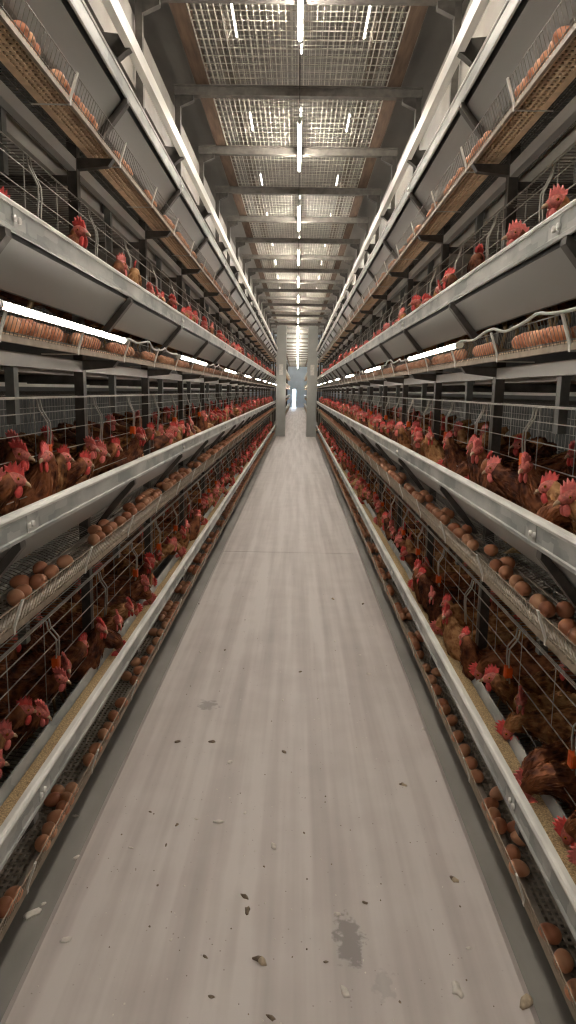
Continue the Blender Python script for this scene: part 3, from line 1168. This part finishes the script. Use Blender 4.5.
def hen_row(s, t, y, n_near, n_single, step, back, weights, jump=None):
    """front birds along a row; behind them every few birds another one standing back in the cage"""
    i = 0
    jb = 0
    row = '%s %s-tier row' % (SIDE[s], TIER[t])
    while y < Y1 - 0.15:
        i += 1
        vi = rng.choices(range(len(VARS)), weights)[0]
        gold = rng.random() < 0.42
        yaw = rng.gauss(0, 0.42)
        sc = rng.uniform(0.84, 0.94)
        dh = rng.uniform(0.075, 0.16)
        if t == 3:
            sc, dh = rng.uniform(0.88, 0.97), rng.uniform(0.06, 0.12)
        lab = grp = None
        if i <= n_single:
            word = ('golden-brown' if gold else 'dark rust-brown') + ' hen'
            lab = '%s, %s from near end of %s, %s' % (word, nth(i), row, POSEWORD[VARS[vi]])
            grp = 'hens in the ' + row
        hen(s, t, y, vi, gold, yaw, sc, dh, lab, grp, i <= n_near)
        if back and i % back == 0:
            jb += 1
            vi = rng.choice((0, 1, 2, 7, 8))
            gold = rng.random() < 0.4
            lab = grp = None
            if jb <= n_single // 6:
                lab = '%s hen standing back in the cage, %s such bird, %s' % ('golden-brown' if gold else 'dark brown', nth(jb), row)
                grp = 'hens standing back in the cages'
            hen(s, t, y + step * 0.5, vi, gold, rng.uniform(-1.2, 1.2), rng.uniform(0.86, 0.94), rng.uniform(0.34, 0.40), lab, grp, jb <= 3)
        y += step * rng.uniform(0.86, 1.16)
        if jump and rng.random() < jump:
            y += step * rng.uniform(0.6, 2.2)


#                 up  ul  ur  re  rl  rr  fe  pl  pr  f2
W2 = [2.5, 2.0, 2.0, 2.0, 2.0, 2.0, 1.2, 1.6, 1.6, 0.8]
W1 = [0.8, 0.8, 0.8, 1.6, 2.0, 2.0, 2.6, 0.8, 0.8, 2.0]
W3 = [2.0, 1.5, 1.5, 1.5, 1.5, 1.5, 0, 1.5, 1.5, 0]
for s in (-1, 1):
    hen_row(s, 2, 1.74 if s < 0 else 1.64, 15, 60, 0.163, 3, W2)
    hen_row(s, 1, 1.50, 15, 48, 0.150, 3, W1)
    hen_row(s, 3, 1.90 if s < 0 else 1.75, 9, 26, 0.22, 0, W3, 0.30)
o = tag(FAR_HENS.build('hens', PL), 'crowd of small brown hens far along all the cage rows', 'hens', kind='stuff')


# ------------------------------------------------------------------ eggs
def egg_mesh(n, k):
    e = MB()
    L, R = 0.0285, 0.0218
    prof = []
    for i in range(1, k):
        th = math.pi * i / k
        y = -L * math.cos(th)
        r_ = R * math.sin(th) * (1 - 0.13 * y / L)
        prof.append((y, r_))
    e.v.append((0, -L, 0))
    for y, r_ in prof:
        for j in range(n):
            a = 2 * math.pi * j / n
            e.v.append((r_ * math.cos(a), y, r_ * math.sin(a)))
    e.v.append((0, L, 0))
    last = len(e.v) - 1
    for j in range(n):
        j2 = (j + 1) % n
        e.face([0, 1 + j, 1 + j2], 0, True)
        e.face([last, 1 + (k - 2) * n + j2, 1 + (k - 2) * n + j], 0, True)
        for i in range(k - 2):
            e.face([1 + i * n + j, 1 + (i + 1) * n + j, 1 + (i + 1) * n + j2, 1 + i * n + j2], 0, True)
    return e


EGG = egg_mesh(18, 12).mesh('egg', 'egg_shell')
EGG_LOW = egg_mesh(7, 5)
FAR_EGGS = MB()
LANES = {1: (0.052, 0.097), 2: (0.072, 0.117), 3: (0.062, 0.107), 4: (0.062, 0.107)}
COUNT = {'n': 0}


def egg(s, t, y, lane, label, group):
    r_ = 0.0218
    d = LANES[t][lane] + rng.uniform(-0.003, 0.003)
    z = TRAY[t] + UPS[t] + 0.001 + r_
    rot = rng.uniform(0, math.pi) if lane else rng.gauss(0, 0.45) + (math.pi if rng.random() < 0.5 else 0)
    sc = rng.uniform(0.96, 1.05)
    if label is None:
        M = Matrix.Translation((X(s, d), y, z)) @ Matrix.Rotation(rot, 4, 'Z')
        off = len(FAR_EGGS.v)
        FAR_EGGS.v += [tuple(M @ Vector(v_)) for v_ in EGG_LOW.v]
        for f_ in EGG_LOW.f:
            FAR_EGGS.face([off + q for q in f_], 0, True)
        return
    o = put('egg', EGG, None, (X(s, d), y, z + 0.0218 * (sc - 1)), rot)
    o.scale = (sc, sc, sc)
    tag(o, label, 'egg', group)


def clumps(s, t, y, seed, fill):
    """clumps of eggs touching along the lip, some with a second file behind"""
    g = random.Random(seed)
    out = []
    while y < Y1 - 0.1:
        n = g.randint(3, 9)
        cl = []
        yy = y
        for i in range(n):
            cl.append((yy, 0))
            if g.random() < fill:
                cl.append((yy + 0.02, 1))
            yy += g.uniform(0.050, 0.058)
        out.append(cl)
        y = yy + (g.uniform(0.05, 0.35) if y < 7 else g.uniform(0.02, 0.14))
    return out


def from_photo(s, t, pts):
    """near eggs where the photo shows them: distance along the tray from the sight line, file from its side"""
    out = []
    for (u, v, lane) in pts:
        y = on_level(u, v, TRAY[t] + UPS[t] + 0.022).y
        out.append((y, lane))
    out.sort()
    keep = []
    for y, lane in out:
        for (y2, l2) in keep:
            if l2 == lane and abs(y - y2) < 0.047:
                y = y2 + 0.047
        keep.append((y, lane))
    # split where there is a gap
    cl, cur = [], []
    for y, lane in sorted(keep):
        if cur and y - cur[-1][0] > 0.11:
            cl.append(cur)
            cur = []
        cur.append((y, lane))
    cl.append(cur)
    return cl


T1L = [(3, 908, 0), (8, 897, 0), (41, 843, 0), (48, 831, 0), (56, 818, 0), (60, 808, 0), (66, 799, 0), (50, 800, 1), (70, 790, 0), (56, 792, 1),
       (89, 760, 0), (95, 749, 0), (103, 735, 0), (107, 727, 0), (113, 716, 0), (120, 703, 0), (127, 680, 0), (122, 676, 1), (131, 670, 0), (136, 660, 0), (131, 662, 1), (140, 650, 0), (145, 641, 0), (143, 632, 1), (150, 633, 0)]
T1R = [(576, 990, 0), (575, 961, 0), (564, 934, 0), (528, 869, 0), (521, 853, 0), (520, 838, 1), (516, 829, 1), (505, 827, 0), (503, 815, 0), (497, 805, 0),
       (497, 794, 1), (483, 776, 0), (482, 763, 0), (476, 751, 0), (467, 737, 0), (460, 721, 0), (456, 710, 0), (449, 704, 0), (446, 690, 0), (440, 680, 0), (443, 672, 1), (436, 668, 0), (430, 655, 0)]
T2L = [(11, 598, 0), (28, 594, 0), (30, 583, 1), (43, 582, 0), (48, 572, 0), (42, 569, 1), (66, 562, 0), (90, 540, 0), (97, 537, 0), (103, 531, 0), (96, 531, 1), (110, 527, 0), (103, 525, 1), (118, 521, 0), (124, 517, 0), (131, 512, 0), (128, 508, 1), (138, 507, 0)]
T2R = [(571, 637, 0), (567, 629, 0), (548, 610, 0), (566, 610, 1), (532, 603, 0), (523, 589, 0), (512, 582, 0), (502, 573, 0), (502, 563, 1), (488, 565, 0), (483, 550, 1), (476, 545, 0), (470, 540, 0), (462, 533, 0), (466, 530, 1), (455, 528, 0), (448, 520, 0)]
MAXN = {1: 58, 2: 50, 3: 24, 4: 18}
for s in (-1, 1):
    for t in (1, 2, 3, 4):
        if t == 1:
            near = from_photo(s, t, T1L if s < 0 else T1R)
        elif t == 2:
            near = from_photo(s, t, T2L if s < 0 else T2R)
        else:
            near = []
        y = near[-1][-1][0] + 0.12 if near else (1.82 if t == 3 else 1.95)
        cs = near + clumps(s, t, y, 100 + t * 7 + s, 0.55 if t < 3 else 0.35)
        n = 0
        for ci, cl in enumerate(cs):
            for ei, (ye, lane) in enumerate(sorted(cl)):
                n += 1
                if n <= MAXN[t]:
                    lab = 'brown egg, %s in the %s clump from near end, %s %s-tier tray' % (nth(ei + 1), nth(ci + 1), SIDE[s], TIER[t])
                    egg(s, t, ye, lane, lab, 'eggs on the %s %s-tier tray' % (SIDE[s], TIER[t]))
                else:
                    egg(s, t, ye, lane, None, None)
tag(FAR_EGGS.build('eggs', 'egg_shell'), 'countless small brown eggs far along the egg trays', 'eggs', kind='stuff')

# ------------------------------------------------------------------ bits on the floor
BITS = [(66, 940, 's', 1.0), (245, 897, 'd', .8), (247, 911, 'd', .9), (261, 961, 'm', 1.3), (177, 825, 'd', .5), (196, 819, 's', .5), (219, 822, 's', 1.1), (245, 813, 's', .5), (274, 847, 's', 1.1),
        (338, 914, 's', .7), (365, 903, 'd', .5), (454, 880, 'm', 1.0), (345, 993, 's', 1.2), (457, 990, 's', 1.5), (526, 1003, 'f', 1.6), (403, 785, 'm', .8), (177, 742, 'd', .8), (212, 742, 'd', .9),
        (230, 762, 's', .9), (200, 652, 's', .6), (283, 700, 's', .6), (284, 752, 'd', .7), (333, 599, 'm', 1.0), (363, 604, 'd', .9), (369, 674, 's', .9), (300, 672, 'd', .6), (335, 641, 's', .7), (423, 729, 's', .7),
        (360, 655, 's', .6), (271, 1018, 'd', .7), (31, 915, 's', 1.6), (43, 904, 's', .6), (75, 816, 's', .7), (76, 858, 's', .8), (171, 940, 's', .4), (205, 957, 'd', .5), (211, 997, 'd', .5), (326, 962, 'd', .4), (468, 948, 's', .5),
        (254, 575, 's', .5), (199, 604, 'd', .5), (197, 590, 's', .4), (245, 620, 'd', .4), (318, 700, 's', .4), (150, 812, 'd', .4), (131, 848, 's', .5), (166, 845, 'd', .4), (304, 833, 'd', .35), (225, 650, 'd', .5), (172, 560, 's', .5)]
for i, (u, v, kind, sc) in enumerate(BITS):
    z0 = 0.012
    p = on_level(u, v, z0)
    if p.x < -0.60 or p.x > 0.605:
        z0 = 0.0
        p = on_level(u, v, z0)
    g = random.Random(500 + i)
    e = MB()
    n, R = 9, 0.0088 * sc
    ang = g.uniform(0, 6.28)
    top = 0.006 * sc if kind != 's' else 0.004 * sc
    outl = []
    for j in range(n):
        a = 2 * math.pi * j / n
        rr = R * g.uniform(0.6, 1.25)
        x_, y_ = rr * math.cos(a), rr * 1.9 * math.sin(a)
        outl.append((x_ * math.cos(ang) - y_ * math.sin(ang), x_ * math.sin(ang) + y_ * math.cos(ang)))
    for k_, zz in ((1.0, 0.0), (1.0, top * .45), (0.6, top), (0.2, top * 1.15)):
        for (x_, y_) in outl:
            e.v.append((x_ * k_, y_ * k_, zz + (g.uniform(0, top * .4) if zz else 0)))
    for r_ in range(3):
        for j in range(n):
            j2 = (j + 1) % n
            e.face([r_ * n + j, r_ * n + j2, (r_ + 1) * n + j2, (r_ + 1) * n + j], 1 if kind == 'm' and j < 4 else 0, True)
    e.face([3 * n + j for j in range(n)], 0, True)
    e.face(list(range(n))[::-1])
    nm, ml, cat, word = {'s': ('litter_flake', ['shell_pale', 'dropping'], 'litter', 'pale flake of litter'), 'd': ('dropping', ['dropping', 'shell_pale'], 'dropping', 'small dark dropping'),
                         'm': ('dropping', ['feather_tan', 'dropping'], 'dropping', 'brown and tan dropping'), 'f': ('litter_flake', ['feather_tan', 'dropping'], 'litter', 'tan feather-like flake')}[kind]
    o = e.build(nm, ml, None, (p.x, p.y, z0))
    lane = 'near the left cages' if p.x < -0.35 else 'left of the walkway middle' if p.x < -0.05 else 'on the walkway middle' if p.x < 0.15 else 'right of the walkway middle' if p.x < 0.42 else 'near the right cages'
    order = 1 + sum(1 for q in BITS if q[1] > v)
    tag(o, '%s %s, %s from the photo bottom edge' % (word, lane, nth(order)), cat, 'bits scattered on the walkway')

cr = MB()
g = random.Random(77)
for i in range(420):
    x, y = g.uniform(-0.58, 0.59), 1.3 + 9.5 * g.random() ** 1.6
    r_, a0 = g.uniform(0.0012, 0.0036), g.uniform(0, 6)
    o_ = len(cr.v)
    for j in range(5):
        a = a0 + 1.2566 * j
        rr = r_ * g.uniform(0.6, 1.3)
        cr.v.append((x + rr * math.cos(a), y + 1.5 * rr * math.sin(a), 0.0122))
    cr.v.append((x, y, 0.0122 + r_ * 0.7))
    mi = 0 if g.random() < 0.5 else 1
    for j in range(5):
        cr.face([o_ + j, o_ + (j + 1) % 5, o_ + 5], mi)
tag(cr.build('litter_crumbs', ['shell_pale', 'dropping']), 'tiny crumbs of litter strewn over the concrete walkway', 'litter', kind='stuff')

# ------------------------------------------------------------------ world, camera, look
w = bpy.data.worlds.new('World')
SC.world = w
w.use_nodes = True
bg = w.node_tree.nodes['Background']
bg.inputs['Color'].default_value = (0.62, 0.80, 1.0, 1)
bg.inputs['Strength'].default_value = 6.0

cd = bpy.data.cameras.new('camera')
cam = bpy.data.objects.new('camera', cd)
C.objects.link(cam)
cd.sensor_fit = 'VERTICAL'
cd.sensor_height = 36.0
cd.lens = FPX / 1024 * 36.0
cd.clip_start, cd.clip_end = 0.02, 200
M = Matrix((RIGHT, UP, -FWD)).transposed().to_4x4()
cam.matrix_world = Matrix.Translation(CAM) @ M
SC.camera = cam

SC.view_settings.view_transform = 'Standard'
SC.view_settings.look = 'None'
SC.view_settings.gamma = 1.0
SC.view_settings.use_curve_mapping = False
SC.view_settings.exposure = 2.05
SC.cycles.use_denoising = True
SC.cycles.filter_width = 1.25
SC.cycles.max_bounces = 8
SC.cycles.diffuse_bounces = 5
SC.cycles.glossy_bounces = 3
SC.cycles.caustics_reflective = False
SC.cycles.caustics_refractive = False
